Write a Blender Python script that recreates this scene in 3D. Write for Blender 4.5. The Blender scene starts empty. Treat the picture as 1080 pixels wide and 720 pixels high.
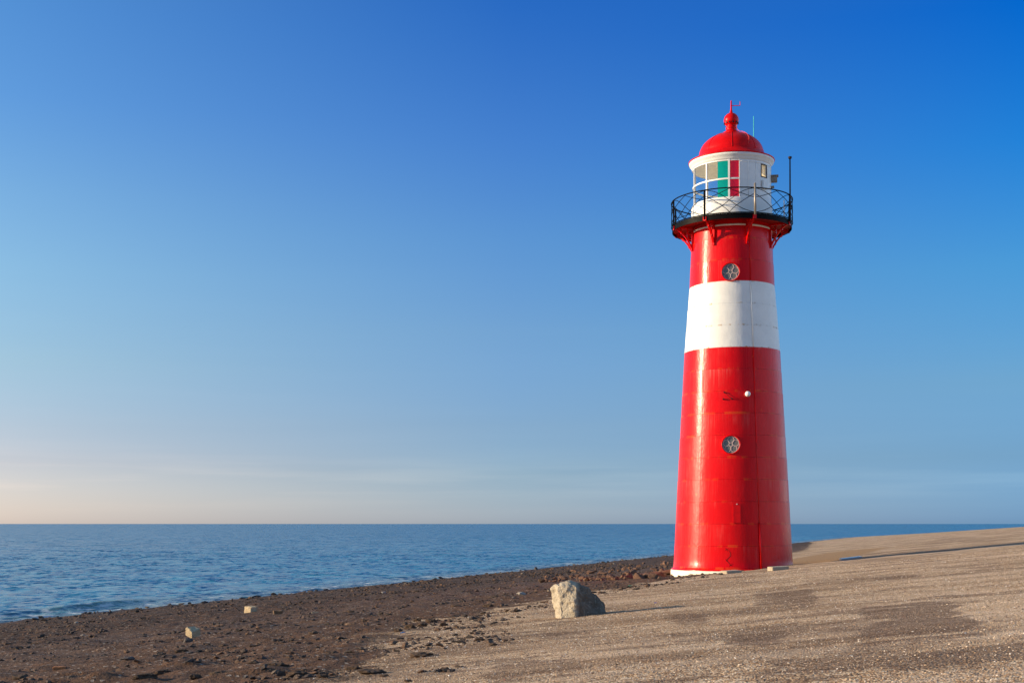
import bpy, bmesh, math, random
import numpy as np
from mathutils import Vector, noise, Matrix
R_ = math.radians
random.seed(7); rng = np.random.default_rng(7)
scene = bpy.context.scene
COL = scene.collection

# ------------------------------------------------------------------ camera
F = 1400.0                       # focal length in photo pixels (1080 wide)
CAMZ = 1.6
HOR = 552.0
cam = bpy.data.cameras.new('camera'); cam.sensor_width = 36; cam.lens = 46.667
cam.shift_y = 192 / 1080; cam.clip_end = 80000; cam.clip_start = 0.1
co = bpy.data.objects.new('camera', cam); COL.objects.link(co)
co.location = (0, 0, CAMZ); co.rotation_euler = (R_(90), 0, 0)
scene.camera = co

# ------------------------------------------------------------------ light
SUN_EL = 12.0
sdir = Vector((-0.9986, -0.052, 0)).normalized()      # towards the sun, on the map
w = bpy.data.worlds.new('World'); scene.world = w; w.use_nodes = True
nt = w.node_tree; nt.nodes.clear()
def wn(t, **k):
    n = nt.nodes.new(t)
    for a, b in k.items(): setattr(n, a, b)
    return n
sky = wn('ShaderNodeTexSky', sky_type='NISHITA', sun_disc=False, sun_elevation=R_(SUN_EL),
         sun_rotation=math.atan2(sdir.x, sdir.y), altitude=0, air_density=1.0, dust_density=0.5, ozone_density=2.5)
hs = wn('ShaderNodeHueSaturation'); hs.inputs['Saturation'].default_value = 1.0
bg = wn('ShaderNodeBackground'); bg.inputs['Strength'].default_value = 0.102
out = wn('ShaderNodeOutputWorld')
# sky tint: polarised blue, paler low down; overhead and right brightened as added fill
tc = wn('ShaderNodeTexCoord'); sep = wn('ShaderNodeSeparateXYZ')
nt.links.new(tc.outputs['Generated'], sep.inputs[0])
SKYL = [(0.005, (1.44, 1.41, 2.09)), (0.045, (1.12, 1.03, 1.47)), (0.068, (1.05, 0.998, 1.331)), (0.115, (1.048, 1.093, 1.242)), (0.18, (1.026, 1.223, 1.364)), (0.23, (0.911, 1.193, 1.431)), (0.29, (0.686, 1.089, 1.518)), (0.346, (0.594, 1.058, 1.531)), (0.46, (0.6, 1.0, 1.4)), (0.62, (1.5, 1.5, 1.4)), (1.0, (1.7, 1.55, 1.4))]
SKYM = [(0.005, (0.87, 1.13, 2.15)), (0.037, (0.63, 0.84, 1.5)), (0.073, (0.625, 0.793, 1.27)), (0.143, (0.662, 0.882, 1.247)), (0.21, (0.547, 0.898, 1.355)), (0.276, (0.385, 0.793, 1.447)), (0.366, (0.18, 0.643, 1.458)), (0.46, (0.3, 0.7, 1.4)), (0.62, (1.4, 1.45, 1.4)), (1.0, (1.7, 1.55, 1.4))]
SKYR = [(0.005, (0.40, 0.80, 2.05)), (0.048, (0.36, 0.62, 1.236)), (0.10, (0.435, 0.704, 1.08)), (0.18, (0.29, 0.793, 1.225)), (0.26, (0.094, 0.694, 1.395)), (0.346, (0.01, 0.538, 1.453)), (0.46, (0.25, 0.65, 1.4)), (0.62, (1.4, 1.4, 1.35)), (1.0, (1.7, 1.55, 1.4))]
SKYE = [(0.0, (1.9, 2.0, 2.9)), (0.06, (1.9, 1.9, 2.3)), (0.3, (1.8, 1.9, 2.1)), (1.0, (1.5, 1.45, 1.4))]
def elev_ramp(tab):
    r = wn('ShaderNodeValToRGB'); nt.links.new(sep.outputs['Z'], r.inputs[0]); cr = r.color_ramp
    while len(cr.elements) < len(tab): cr.elements.new(0.5)
    for e, (p, c) in zip(cr.elements, tab): e.position = p; e.color = (*c, 1)
    return r.outputs[0]
def az(lo, hi):      # bearing along the horizon, from the sun's side round to the right
    hyp = wn('ShaderNodeVectorMath', operation='MULTIPLY'); hyp.inputs[1].default_value = (1, 1, 0)
    nr = wn('ShaderNodeVectorMath', operation='NORMALIZE'); sx = wn('ShaderNodeSeparateXYZ'); mr = wn('ShaderNodeMapRange')
    nt.links.new(tc.outputs['Generated'], hyp.inputs[0]); nt.links.new(hyp.outputs[0], nr.inputs[0]); nt.links.new(nr.outputs[0], sx.inputs[0]); nt.links.new(sx.outputs[0], mr.inputs[0])
    mr.inputs[1].default_value = lo; mr.inputs[2].default_value = hi; return mr.outputs[0]
def cmix(f, a, b):
    x = wn('ShaderNodeMix', data_type='RGBA'); nt.links.new(f, x.inputs[0]); nt.links.new(a, x.inputs[6]); nt.links.new(b, x.inputs[7]); return x.outputs[2]
tint = cmix(az(0.48, 0.8), cmix(az(0.0, 0.36), cmix(az(-0.36, 0.0), elev_ramp(SKYL), elev_ramp(SKYM)), elev_ramp(SKYR)), elev_ramp(SKYE))
mul = wn('ShaderNodeMix', data_type='RGBA', blend_type='MULTIPLY'); mul.inputs[0].default_value = 1
nt.links.new(sky.outputs[0], mul.inputs[6]); nt.links.new(tint, mul.inputs[7])
# thin streaks of high cloud low over the sea
mp = wn('ShaderNodeMapping'); mp.inputs['Scale'].default_value = (2.2, 2.2, 42)
nt.links.new(tc.outputs['Generated'], mp.inputs[0])
nz = wn('ShaderNodeTexNoise'); nz.inputs['Scale'].default_value = 2.2; nz.inputs['Detail'].default_value = 6
nt.links.new(mp.outputs[0], nz.inputs[0])
cm = wn('ShaderNodeMapRange'); cm.inputs[1].default_value = 0.46; cm.inputs[2].default_value = 0.66
nt.links.new(nz.outputs[0], cm.inputs[0])
band = wn('ShaderNodeFloatCurve')
cv = band.mapping.curves[0]
for p in [(0.0, 0), (0.02, 0.35), (0.036, 0.9), (0.046, 0.5), (0.07, 0.12), (0.16, 0.05), (1, 0)]:
    if p[0] in (0.0, 1): continue
    cv.points.new(*p)
cv.points[0].location = (0, 0.1); cv.points[-1].location = (1, 0); band.mapping.update()
nt.links.new(sep.outputs['Z'], band.inputs[1])
cmul = wn('ShaderNodeMath', operation='MULTIPLY')
nt.links.new(cm.outputs[0], cmul.inputs[0]); nt.links.new(band.outputs[0], cmul.inputs[1])
cl = wn('ShaderNodeMix', data_type='RGBA', blend_type='MULTIPLY')
cl.inputs[7].default_value = (1.17, 1.10, 1.05, 1)
nt.links.new(cmul.outputs[0], cl.inputs[0]); nt.links.new(mul.outputs[2], cl.inputs[6])
nt.links.new(cl.outputs[2], hs.inputs['Color'])
nt.links.new(hs.outputs[0], bg.inputs[0]); nt.links.new(bg.outputs[0], out.inputs[0])

sl = bpy.data.lights.new('sun', 'SUN'); sl.energy = 5.0; sl.angle = R_(0.55); sl.color = (1.0, 0.80, 0.53)
so = bpy.data.objects.new('sun', sl); COL.objects.link(so)
d = Vector((sdir.x * math.cos(R_(SUN_EL)), sdir.y * math.cos(R_(SUN_EL)), math.sin(R_(SUN_EL))))
so.rotation_euler = d.to_track_quat('Z', 'Y').to_euler(); so.location = (-60, -10, 40)

vs = scene.view_settings
vs.view_transform = 'Standard'; vs.look = 'None'; vs.exposure = 0.52; vs.gamma = 1; vs.use_curve_mapping = False

# ------------------------------------------------------------------ object helpers
def tag(o, label=None, cat=None, group=None, kind=None):
    for k, v in (('label', label), ('category', cat), ('group', group), ('kind', kind)):
        if v: o[k] = v
    return o
def obj(name, bm, mat, parent=None, smooth=False):
    me = bpy.data.meshes.new(name)
    if isinstance(bm, tuple):
        me.from_pydata(*bm)
    else:
        bmesh.ops.recalc_face_normals(bm, faces=bm.faces[:]); bm.to_mesh(me); bm.free()
    me.materials.append(mat)
    if smooth:
        for p in me.polygons: p.use_smooth = True
    o = bpy.data.objects.new(name, me); COL.objects.link(o)
    if parent: o.parent = parent
    return o
def box(bm, c, s, rot=None, bevel=0):
    r = bmesh.ops.create_cube(bm, size=1)
    vsx = r['verts']
    bmesh.ops.scale(bm, vec=s, verts=vsx)
    if bevel:
        es = list({e for v in vsx for e in v.link_edges})
        rb = bmesh.ops.bevel(bm, geom=es, offset=bevel, segments=2, affect='EDGES')
        vsx = list({v for f in rb['faces'] for v in f.verts} | {v for v in vsx if v.is_valid})
    if rot is not None: bmesh.ops.rotate(bm, matrix=rot, verts=vsx)
    bmesh.ops.translate(bm, vec=c, verts=vsx)
def tube(bm, pts, r, seg=6):
    pts = [Vector(p) for p in pts]; rings = []
    up = Vector((0.13, 0.21, 0.97))
    for i, p in enumerate(pts):
        t = (pts[min(i + 1, len(pts) - 1)] - pts[max(i - 1, 0)]).normalized()
        a = t.cross(up)
        if a.length < 0.1: a = t.cross(Vector((1, 0.1, 0)))
        a.normalize(); b = t.cross(a)
        rr = r[i] if isinstance(r, (list, tuple)) else r
        rings.append([bm.verts.new(p + (a * math.cos(k * 2 * math.pi / seg) + b * math.sin(k * 2 * math.pi / seg)) * rr) for k in range(seg)])
    for A, B in zip(rings, rings[1:]):
        for k in range(seg): bm.faces.new((A[k], A[(k + 1) % seg], B[(k + 1) % seg], B[k]))
    bm.faces.new(rings[0][::-1]); bm.faces.new(rings[-1])
def ring_tube(bm, Rr, z, r, seg=96, s=6):
    tube_closed(bm, [(Rr * math.sin(2 * math.pi * k / seg), -Rr * math.cos(2 * math.pi * k / seg), z) for k in range(seg)], r, s)
def tube_closed(bm, pts, r, seg=6):
    pts = [Vector(p) for p in pts]; n = len(pts); rings = []
    for i, p in enumerate(pts):
        t = (pts[(i + 1) % n] - pts[i - 1]).normalized()
        up = Vector((0, 0, 1)) if abs(t.z) < 0.9 else Vector((1, 0, 0))
        if abs(t.y) < 1e-3 and abs((pts[0] - pts[n // 2]).y) < 1e-3: up = Vector((0, 1, 0))
        a = t.cross(up).normalized(); b = t.cross(a)
        rings.append([bm.verts.new(p + (a * math.cos(k * 2 * math.pi / seg) + b * math.sin(k * 2 * math.pi / seg)) * r) for k in range(seg)])
    for i in range(n):
        A, B = rings[i], rings[(i + 1) % n]
        for k in range(seg): bm.faces.new((A[k], A[(k + 1) % seg], B[(k + 1) % seg], B[k]))
def pol(Rr, deg, z):
    a = R_(deg); return Vector((Rr * math.sin(a), -Rr * math.cos(a), z))
def lathe(bm, prof, seg=128, a0=0, a1=360, closed_prof=False):
    full = abs(a1 - a0) >= 360
    n = seg if full else seg + 1
    rows = []
    for k in range(n):
        a = a0 + (a1 - a0) * k / seg
        rows.append([bm.verts.new(pol(max(r, 0.0005), a, z)) for r, z in prof])
    m = len(prof)
    for k in range(seg if full else seg):
        A, B = rows[k], rows[(k + 1) % n]
        for j in range(m if closed_prof else m - 1):
            bm.faces.new((A[j], B[j], B[(j + 1) % m], A[(j + 1) % m]))
    if not full and closed_prof:
        bm.faces.new(rows[0]); bm.faces.new(rows[-1][::-1])

# ------------------------------------------------------------------ material helpers
class M:
    def __init__(s, name):
        s.m = bpy.data.materials.new(name); s.m.use_nodes = True; s.t = s.m.node_tree
        s.b = s.t.nodes['Principled BSDF']; s.o = s.t.nodes['Material Output']
    def n(s, t, ins=None, **k):
        x = s.t.nodes.new(t)
        for a, b in k.items(): setattr(x, a, b)
        for a, b in (ins or {}).items(): s.put(x.inputs[a], b)
        return x
    def put(s, sock, v):
        if isinstance(v, bpy.types.NodeSocket): s.t.links.new(v, sock)
        elif hasattr(v, 'outputs'): s.t.links.new(v.outputs[0], sock)
        else:
            if isinstance(v, tuple) and len(v) == 3 and sock.type == 'RGBA': v = (*v, 1)
            sock.default_value = v
    def math(s, op, a, b=None, c=None, clamp=False):
        x = s.n('ShaderNodeMath', operation=op, use_clamp=clamp); s.put(x.inputs[0], a)
        if b is not None: s.put(x.inputs[1], b)
        if c is not None: s.put(x.inputs[2], c)
        return x.outputs[0]
    def mix(s, f, a, b, blend='MIX'):
        x = s.n('ShaderNodeMix', data_type='RGBA', blend_type=blend); s.put(x.inputs[0], f); s.put(x.inputs[6], a); s.put(x.inputs[7], b)
        return x.outputs[2]
    def rng(s, v, a, b, c=0.0, d_=1.0):
        x = s.n('ShaderNodeMapRange'); s.put(x.inputs[0], v)
        for i, q in enumerate((a, b, c, d_)): x.inputs[i + 1].default_value = q
        return x.outputs[0]
    def coord(s, scale=(1, 1, 1), which='Object', rot=(0, 0, 0)):
        c = s.n('ShaderNodeTexCoord')
        m = s.n('ShaderNodeMapping'); s.t.links.new(c.outputs[which], m.inputs[0]); m.inputs['Scale'].default_value = scale; m.inputs['Rotation'].default_value = rot
        return m.outputs[0]
    def noise(s, vec, scale, detail=4, rough=0.55):
        return s.n('ShaderNodeTexNoise', {'Vector': vec, 'Scale': scale, 'Detail': detail, 'Roughness': rough}).outputs[0]
    def bump(s, h, strength=0.5, dist=0.02, normal=None):
        x = s.n('ShaderNodeBump', {'Height': h, 'Strength': strength, 'Distance': dist})
        if normal is not None: s.put(x.inputs['Normal'], normal)
        return x.outputs[0]
    def set(s, **k):
        for a, b in k.items(): s.put(s.b.inputs[a.replace('_', ' ')], b)
        return s.m
def simple(name, col, rough=0.5, var=0.12, scale=8, metal=0.0, spec=0.18):
    m = M(name); v = m.coord(); m.b.inputs['Specular IOR Level'].default_value = spec
    f = m.rng(m.noise(v, scale, 5), 0.3, 0.7)
    c = m.mix(f, tuple(x * (1 - var) for x in col), tuple(min(1, x * (1 + var)) for x in col))
    if sum(col) < 0.03: m.b.inputs['Specular IOR Level'].default_value = 0.04
    return m.set(Base_Color=c, Roughness=m.rng(m.noise(v, scale * 2.3, 3), 0.3, 0.7, rough * 0.85, min(1, rough * 1.15)), Metallic=metal)

SEAM0, SEAMD = 6.86 % 0.752, 0.752
def paint_mat(name, base, streak, seamc, rough, fade, white=False):
    """oil paint on riveted iron plates: chalky runs below the seams, rust on the seams"""
    m = M(name)
    geo = m.n('ShaderNodeTexCoord').outputs['Object']
    sp = m.n('ShaderNodeSeparateXYZ', {0: geo})
    z = sp.outputs[2]
    ang = m.math('ARCTAN2', sp.outputs[0], m.math('MULTIPLY', sp.outputs[1], -1.0))
    cyl = m.n('ShaderNodeCombineXYZ', {0: m.math('MULTIPLY', ang, 1.8), 1: 0.0, 2: z}).outputs[0]
    def cm(sx, sz, off=0.0):
        return m.n('ShaderNodeMapping', {0: cyl, 1: (off, 0, off), 3: (sx, 1, sz)}).outputs[0]
    ph = m.math('FRACT', m.math('DIVIDE', m.math('SUBTRACT', z, SEAM0), SEAMD))   # 0 just above seam .. 1 just below the next seam
    below = m.math('SUBTRACT', 1.0, ph)                                              # distance below seam (0..1)
    dseam = m.math('MINIMUM', ph, below)
    # chalky vertical runs that start at a seam, plate by plate
    plate = m.n('ShaderNodeTexWhiteNoise', {0: m.n('ShaderNodeCombineXYZ', {0: m.math('FLOOR', m.math('MULTIPLY', ang, 3.1)), 1: m.math('FLOOR', m.math('DIVIDE', m.math('SUBTRACT', z, SEAM0), SEAMD)), 2: 0.0})}, noise_dimensions='3D').outputs[0]
    run = m.rng(m.noise(cm(26, 0.55), 1, 4, 0.6), 0.46, 0.72)
    area = m.rng(m.noise(cm(0.9, 0.8, 3.1), 1, 3), 0.48, 0.64)
    fall = m.rng(below, 0.0, 0.95, 1.0, 0.15)
    pm = m.rng(plate, 0.45, 0.75)
    streakf = m.math('MULTIPLY', m.math('MULTIPLY', m.math('MULTIPLY', run, area), m.math('MULTIPLY', fall, m.math('ADD', 0.25, m.math('MULTIPLY', pm, 0.75)))), fade)
    blot = m.math('MULTIPLY', m.rng(m.noise(cm(2.0, 2.4, 8.0), 1, 5, 0.6), 0.40, 0.72), 0.35)
    c = m.mix(blot, base, tuple(min(1, x * 0.72) for x in base))
    c = m.mix(streakf, c, streak)
    # touched up / rusted seams
    sm = m.rng(dseam, 0.025, 0.075, 1.0, 0.0) if not white else m.rng(dseam, 0.015, 0.06, 1.0, 0.0)
    dash = m.rng(m.noise(cm(3.2, 0.6, 5.5), 1, 2), 0.48 if not white else 0.51, 0.53 if not white else 0.60)
    fine = m.rng(m.noise(cm(14, 14, 1.2), 1, 4), 0.4, 0.6)
    if white: dash = m.math('MULTIPLY', dash, fine)
    thick = m.rng(m.noise(cm(1.1, 1.6, 21.0), 1, 2), 0.42, 0.62)
    c = m.mix(m.math('MULTIPLY', m.math('MULTIPLY', sm, m.math('MULTIPLY', dash, thick) if not white else dash), 0.55 if not white else 0.85), c, seamc)
    if not white:   # odd orange touch-up dabs
        dab = m.rng(m.noise(cm(3.6, 2.2, 12.7), 1, 3), 0.69, 0.72)
        c = m.mix(m.math('MULTIPLY', dab, 0.6), c, seamc)
    else:           # rust weeping down from the seam
        weep = m.math('MULTIPLY', m.math('MULTIPLY', m.rng(m.noise(cm(20, 0.5, 2), 1, 3), 0.62, 0.75), m.rng(below, 0, 0.5, 0.5, 0.0)), dash)
        c = m.mix(weep, c, (0.45, 0.25, 0.08))
    line = m.rng(dseam, 0.0, 0.014, 1.0, 0.0)
    c = m.mix(m.math('MULTIPLY', line, 0.75 if not white else 0.4), c, tuple(x * 0.3 for x in base))
    vang = m.math('FRACT', m.math('MULTIPLY', ang, 0.955))
    vline = m.rng(m.math('ABSOLUTE', m.math('SUBTRACT', vang, 0.43)), 0.0015, 0.005, 1.0, 0.0)
    c = m.mix(m.math('MULTIPLY', vline, 0.4), c, tuple(x * 0.35 for x in base))
    r = m.math('ADD', m.rng(m.noise(cm(24, 0.7, 4), 1, 4), 0.3, 0.75, rough * 0.75, rough * 1.5), m.math('ADD', m.math('MULTIPLY', streakf, 0.25), m.math('MULTIPLY', plate, 0.13)))
    h = m.math('ADD', m.math('MULTIPLY', m.noise(cm(5, 3), 1, 3), 0.7), m.math('MULTIPLY', m.noise(cm(30, 6, 2), 1, 3), 0.22))
    h = m.math('SUBTRACT', h, m.math('MULTIPLY', vline, 0.4))
    m.b.inputs['Specular IOR Level'].default_value = 0.2 if white else 0.17
    m.set(Base_Color=c, Roughness=r, Normal=m.bump(h, 0.55, 0.016))
    return m.m
RED = (0.70, 0.002, 0.004)
m_red = paint_mat('red_paint', RED, (0.78, 0.15, 0.13), (0.84, 0.10, 0.012), 0.21, 1.0)
m_white = paint_mat('white_paint', (0.80, 0.79, 0.74), (0.70, 0.66, 0.56), (0.42, 0.22, 0.05), 0.34, 0.25, True)
m_redtrim = simple('red_trim_paint', (0.66, 0.003, 0.004), 0.33, 0.12, 6)
m_whitetrim = simple('white_trim_paint', (0.80, 0.79, 0.75), 0.4, 0.05, 5)
m_plinth = simple('plinth_paint', (0.80, 0.74, 0.60), 0.7, 0.06, 3)
m_black = simple('black_iron_paint', (0.0055, 0.005, 0.0055), 0.5, 0.3, 9)
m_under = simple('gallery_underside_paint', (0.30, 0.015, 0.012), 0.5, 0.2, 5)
m_pipe = simple('galvanised_pipe', (0.34, 0.29, 0.24), 0.45, 0.2, 20, 0.5)
m_grey = simple('grey_housing', (0.30, 0.26, 0.21), 0.5)
m_teal = simple('teal_whip', (0.10, 0.55, 0.52), 0.4)
m_cream = simple('cream_inside', (0.93, 0.87, 0.76), 0.7, 0.08)
m_dark = simple('dark_metal', (0.03, 0.02, 0.02), 0.5)
m_scr = simple('black_spray_paint', (0.03, 0.006, 0.008), 0.6)
m_glassgrey = M('porthole_glass'); 
m_glassgrey = m_glassgrey.set(Base_Color=m_glassgrey.mix(m_glassgrey.noise(m_glassgrey.coord(), 6), (0.10, 0.105, 0.095), (0.19, 0.19, 0.165)), Roughness=0.25)
m_tracery = simple('porthole_tracery', (0.52, 0.40, 0.38), 0.5)
def pane_mat(name, col, transl):
    m = M(name)
    df = m.n('ShaderNodeBsdfDiffuse', {'Color': col}); tr = m.n('ShaderNodeBsdfTranslucent', {'Color': col})
    a = m.n('ShaderNodeMixShader', {0: transl, 1: df, 2: tr})
    gl = m.n('ShaderNodeBsdfGlossy', {'Color': (1, 1, 1), 'Roughness': 0.05})
    lw = m.n('ShaderNodeLayerWeight', {0: 0.5}); fr = m.math('ADD', 0.03, m.math('MULTIPLY', m.math('POWER', lw.outputs['Facing'], 5.0), 0.9))
    b = m.n('ShaderNodeMixShader', {0: fr, 1: a, 2: gl}); m.t.links.new(b.outputs[0], m.o.inputs[0]); return m.m
m_green = pane_mat('green_glass', (0.0, 0.37, 0.32), 0.4)
m_litpane = pane_mat('cream_lit_pane', (0.88, 0.74, 0.47), 0.55)  # cream of the sunlit room behind, put into the pane's colour
m_redglass = pane_mat('red_glass', (0.80, 0.01, 0.04), 0.4)
m = M('clear_glass')
tr = m.n('ShaderNodeBsdfTransparent', {'Color': (0.93, 0.96, 0.96)}); gl = m.n('ShaderNodeBsdfGlossy', {'Roughness': 0.02})
lw = m.n('ShaderNodeLayerWeight', {0: 0.5}); fr = m.math('ADD', 0.03, m.math('MULTIPLY', m.math('POWER', lw.outputs['Facing'], 5.0), 0.9)); mx = m.n('ShaderNodeMixShader', {0: fr, 1: tr, 2: gl}); m.t.links.new(mx.outputs[0], m.o.inputs[0])
m_clear = m.m

# ------------------------------------------------------------------ terrain
NX, NY = 0.9412, -0.3378          # inland unit normal of the shore;  along-shore = (0.3378, 0.9412)
SX, SY = -23.7, 61.6              # a point on the waterline
SEA = -3.0
TX, TY = 7.77, 46.7               # lighthouse axis
def uv(x, y): return (x - SX) * NX + (y - SY) * NY, x * 0.3378 + y * 0.9412
def xy(u, v):
    u0, v0 = uv(0, 0); du = u - u0
    return du * NX + v * 0.3378, du * NY + v * 0.9412
def base_z(u, v):
    if u < 30: z = -3.0 + 0.0848 * u if u > -60 else -8.1
    else: z = -3 + 0.0848 * 30 + 0.0955 * (u - 30)
    cap = 1.65 - 0.0145 * max(v - 165, 0)
    k = 0.25; h = max(k - abs(z - cap), 0) / k
    return min(z, cap) - h * h * k * 0.25
def nz2(x, y, s, oct_=3, seed=0.0):
    return noise.fractal(Vector((x / s + seed, y / s - seed * 1.7, seed)), 1.0, 2.0, oct_)
def shell_edge(v):
    t = [(0, 38.8), (9.6, 38.0), (12.5, 37.2), (17, 35.4), (22, 34.3), (27, 33.9), (37, 34.3), (55, 34.0), (68, 32.0), (85, 30.5), (110, 29.0), (140, 25.5), (240, 14.0), (330, 2.0), (800, -5.0)]
    if v <= 0: return 38.8
    for (a, ra), (b, rb) in zip(t, t[1:]):
        if v <= b: return ra + (rb - ra) * (v - a) / (b - a)
    return -5.0
def shell(u, v, x, y):
    """0 on the dark foreshore, 1 on the shell gravel"""
    t = (u - shell_edge(v)) / 1.1 + 1.1 * nz2(x, y, 1.6, 4, 3.3) + 0.35 * nz2(x, y, 0.35, 2, 7.1)
    return max(0.0, min(1.0, t * 0.8 + 0.5))
def hollow(x, y):
    dx, dy = x - 10.9, y - 47.6
    return math.exp(-(dx * dx / 1.5 + dy * dy / 1.8) ** 1.5)
def soil(u, v):
    q = math.exp(-((u - 36.4) / 1.5) ** 4) * max(0.0, min(1.0, (v - 46.5) / 2.0)) * max(0.0, min(1.0, (82 - v) / 20))
    return q
def ground_smooth(x, y):
    u, v = uv(x, y); z = base_z(u, v)
    z -= 0.4 * hollow(x, y)
    dx, dy = x - 5.9, y - 44.9
    z -= 0.32 * math.exp(-(dx * dx / 2.4 + dy * dy / 2.0))
    return z
def ground(x, y):
    u, v = uv(x, y); z = ground_smooth(x, y); s = shell(u, v, x, y)
    z += s * (0.018 * nz2(x, y, 1.7, 3, 1.0) + 0.006 * nz2(x, y, 0.25, 2, 2.0))
    if s < 1:
        d = math.hypot(x, y)
        near = max(0.0, min(1.0, (u - 15) / 16.0)) if u < 31 else 1.0
        c = nz2(x, y, 0.9, 4, 5.0); c2 = max(0.0, nz2(x, y, 0.38, 3, 9.0) - 0.12)
        z += (1 - s) * (0.06 * c + 0.032 * nz2(x, y, 0.28, 3, 13.0) + near * 0.07 * c2 * max(0, 0.5 + nz2(x, y, 3.5, 2, 11)) + (0.05 * nz2(x, y, 6, 2, 4.0)))
        if u < 6: z += 0.10 * max(0.0, 1 - abs(u - 1.6) / 3.0) * nz2(x, y, 1.2, 3, 6.0)
    return z
def px(X, Y, f=ground_smooth):
    """the place on the ground seen at photo pixel (X, Y)"""
    dx, dz = (X - 540) / F, (HOR - Y) / F
    t, lo = 3.0, 3.0
    while t < 2000:
        if f(dx * t, t) > CAMZ + dz * t: break
        lo = t; t *= 1.01
    for _ in range(30):
        mid = (lo + t) / 2
        if f(dx * mid, mid) > CAMZ + dz * mid: t = mid
        else: lo = mid
    return dx * t, t
# bare, darker asphalt showing through the shells: patches at (px centre, half sizes)
PATCH = [(957, 643, 55, 7, .8), (968, 659, 64, 9, 1), (838, 628, 22, 8, .8), (810, 630, 18, 8, .6), (800, 672, 34, 8, .7), (726, 652, 22, 6, .7), (905, 658, 30, 8, .5),
         (560, 705, 60, 12, .55), (950, 680, 60, 7, .5), (1000, 674, 50, 6, .6), (900, 700, 110, 14, .4), (985, 697, 60, 12, .55), (880, 615, 40, 3, .35), (690, 690, 70, 10, .35), (600, 668, 40, 5, .4), (740, 625, 30, 3, .3), (980, 570, 60, 3, .35), (930, 609, 40, 2, .5), (620, 718, 120, 6, .4)]
WP = []
for (a, b, hw, hh, s) in PATCH:
    p0 = px(a - hw, b + 0.06 * hw); p1 = px(a + hw, b - 0.06 * hw); pa = px(a, b - hh); pb = px(a, b + hh); pc = px(a, b)
    e1 = ((p1[0] - p0[0]) / 2, (p1[1] - p0[1]) / 2); e2 = ((pa[0] - pb[0]) / 2, (pa[1] - pb[1]) / 2)
    det = e1[0] * e2[1] - e1[1] * e2[0]
    WP.append((pc[0], pc[1], e1, e2, det, s, 2.2 * (math.hypot(*e1) + math.hypot(*e2))))
def bare(x, y):
    r = 0.0
    for (cx, cy, e1, e2, det, s, far) in WP:
        dx, dy = x - cx, y - cy
        if abs(dx) + abs(dy) > far: continue
        p = (dx * e2[1] - dy * e2[0]) / det; q = (e1[0] * dy - e1[1] * dx) / det
        e = max(abs(p), abs(q)) * 0.75 + math.hypot(p, q) * 0.25
        e += 0.30 * nz2(x * 0.8, y * 0.6, 0.7, 4, 21.0)
        r = max(r, s * max(0.0, min(1.0, (1.02 - e) * 6.0)))
    return r
def axis(lo, hi, step, near_lo, near_hi, g):
    a = list(np.arange(near_lo, near_hi + 1e-6, step)); s = step
    while a[-1] < hi: s *= g; a.append(a[-1] + s)
    s = step; b = []
    q = near_lo
    while q > lo: s *= g; q -= s; b.append(q)
    return np.array(b[::-1] + a)
def axis2(lo, hi, step, nlo, nhi, glo, ghi):
    a = axis(nlo, hi, step, nlo, nhi, ghi); b = axis(lo, nlo, step, nlo, nlo, glo)
    return np.concatenate([b[:-1], a]) if len(b) > 1 else a
US = axis2(-40, 900, 0.11, 27, 46, 1.012, 1.09)
VS = axis2(-60, 2600, 0.12, 4, 36, 1.25, 1.022)
nu, nv = len(US), len(VS)
verts = []; a_sh = np.zeros(nu * nv, np.float32); a_ba = np.zeros(nu * nv, np.float32); a_u = np.zeros(nu * nv, np.float32); a_so = np.zeros(nu * nv, np.float32)
k = 0
for v in VS:
    for u in US:
        x, y = xy(u, v)
        verts.append((x, y, ground(x, y)))
        s = shell(u, v, x, y)
        a_sh[k] = s; a_u[k] = u; a_so[k] = max(hollow(x, y), soil(u, v))
        if s > 0: a_ba[k] = bare(x, y)
        k += 1
faces = [(j * nu + i, j * nu + i + 1, (j + 1) * nu + i + 1, (j + 1) * nu + i) for j in range(nv - 1) for i in range(nu - 1)]

m = M('dike_ground')
P = m.coord(which='Object')
at = lambda n: m.n('ShaderNodeAttribute', attribute_name=n).outputs['Fac']
sh, ba, uu = at('shell'), at('bare'), at('shore')
# shell gravel: every grain its own tone
vo = m.n('ShaderNodeTexVoronoi', {'Vector': P, 'Scale': 62.0}); vo2 = m.n('ShaderNodeTexVoronoi', {'Vector': P, 'Scale': 27.0})
gr = m.n('ShaderNodeSeparateColor', {0: vo.outputs['Color']}); gr2 = m.n('ShaderNodeSeparateColor', {0: vo2.outputs['Color']})
rp = m.n('ShaderNodeValToRGB', {0: gr.outputs[0]}); e = rp.color_ramp.elements
cols = [(0, (0.11, 0.07, 0.045)), (0.22, (0.32, 0.20, 0.115)), (0.5, (0.55, 0.375, 0.225)), (0.75, (0.65, 0.46, 0.295)), (0.9, (0.82, 0.69, 0.53)), (1, (0.93, 0.87, 0.77))]
while len(e) < len(cols): e.new(0.5)
for q, (p_, c_) in zip(e, cols): q.position = p_; q.color = (*c_, 1)
n1 = m.noise(m.coord((0.55, 0.8, 1), rot=(0, 0, 0.05)), 0.6, 7, 0.64); n2 = m.noise(m.coord((1, 0.8, 1)), 0.30, 4); n3 = m.noise(m.coord((0.42, 0.85, 1), rot=(0, 0, -0.04)), 1.05, 7, 0.68)
gcol = m.mix(m.rng(gr2.outputs[1], 0.72, 0.95), rp.outputs[0], (0.86, 0.76, 0.62))
gcol = m.mix(m.rng(n1, 0.47, 0.58, 0.0, 0.5), gcol, (0.24, 0.145, 0.08))
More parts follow.
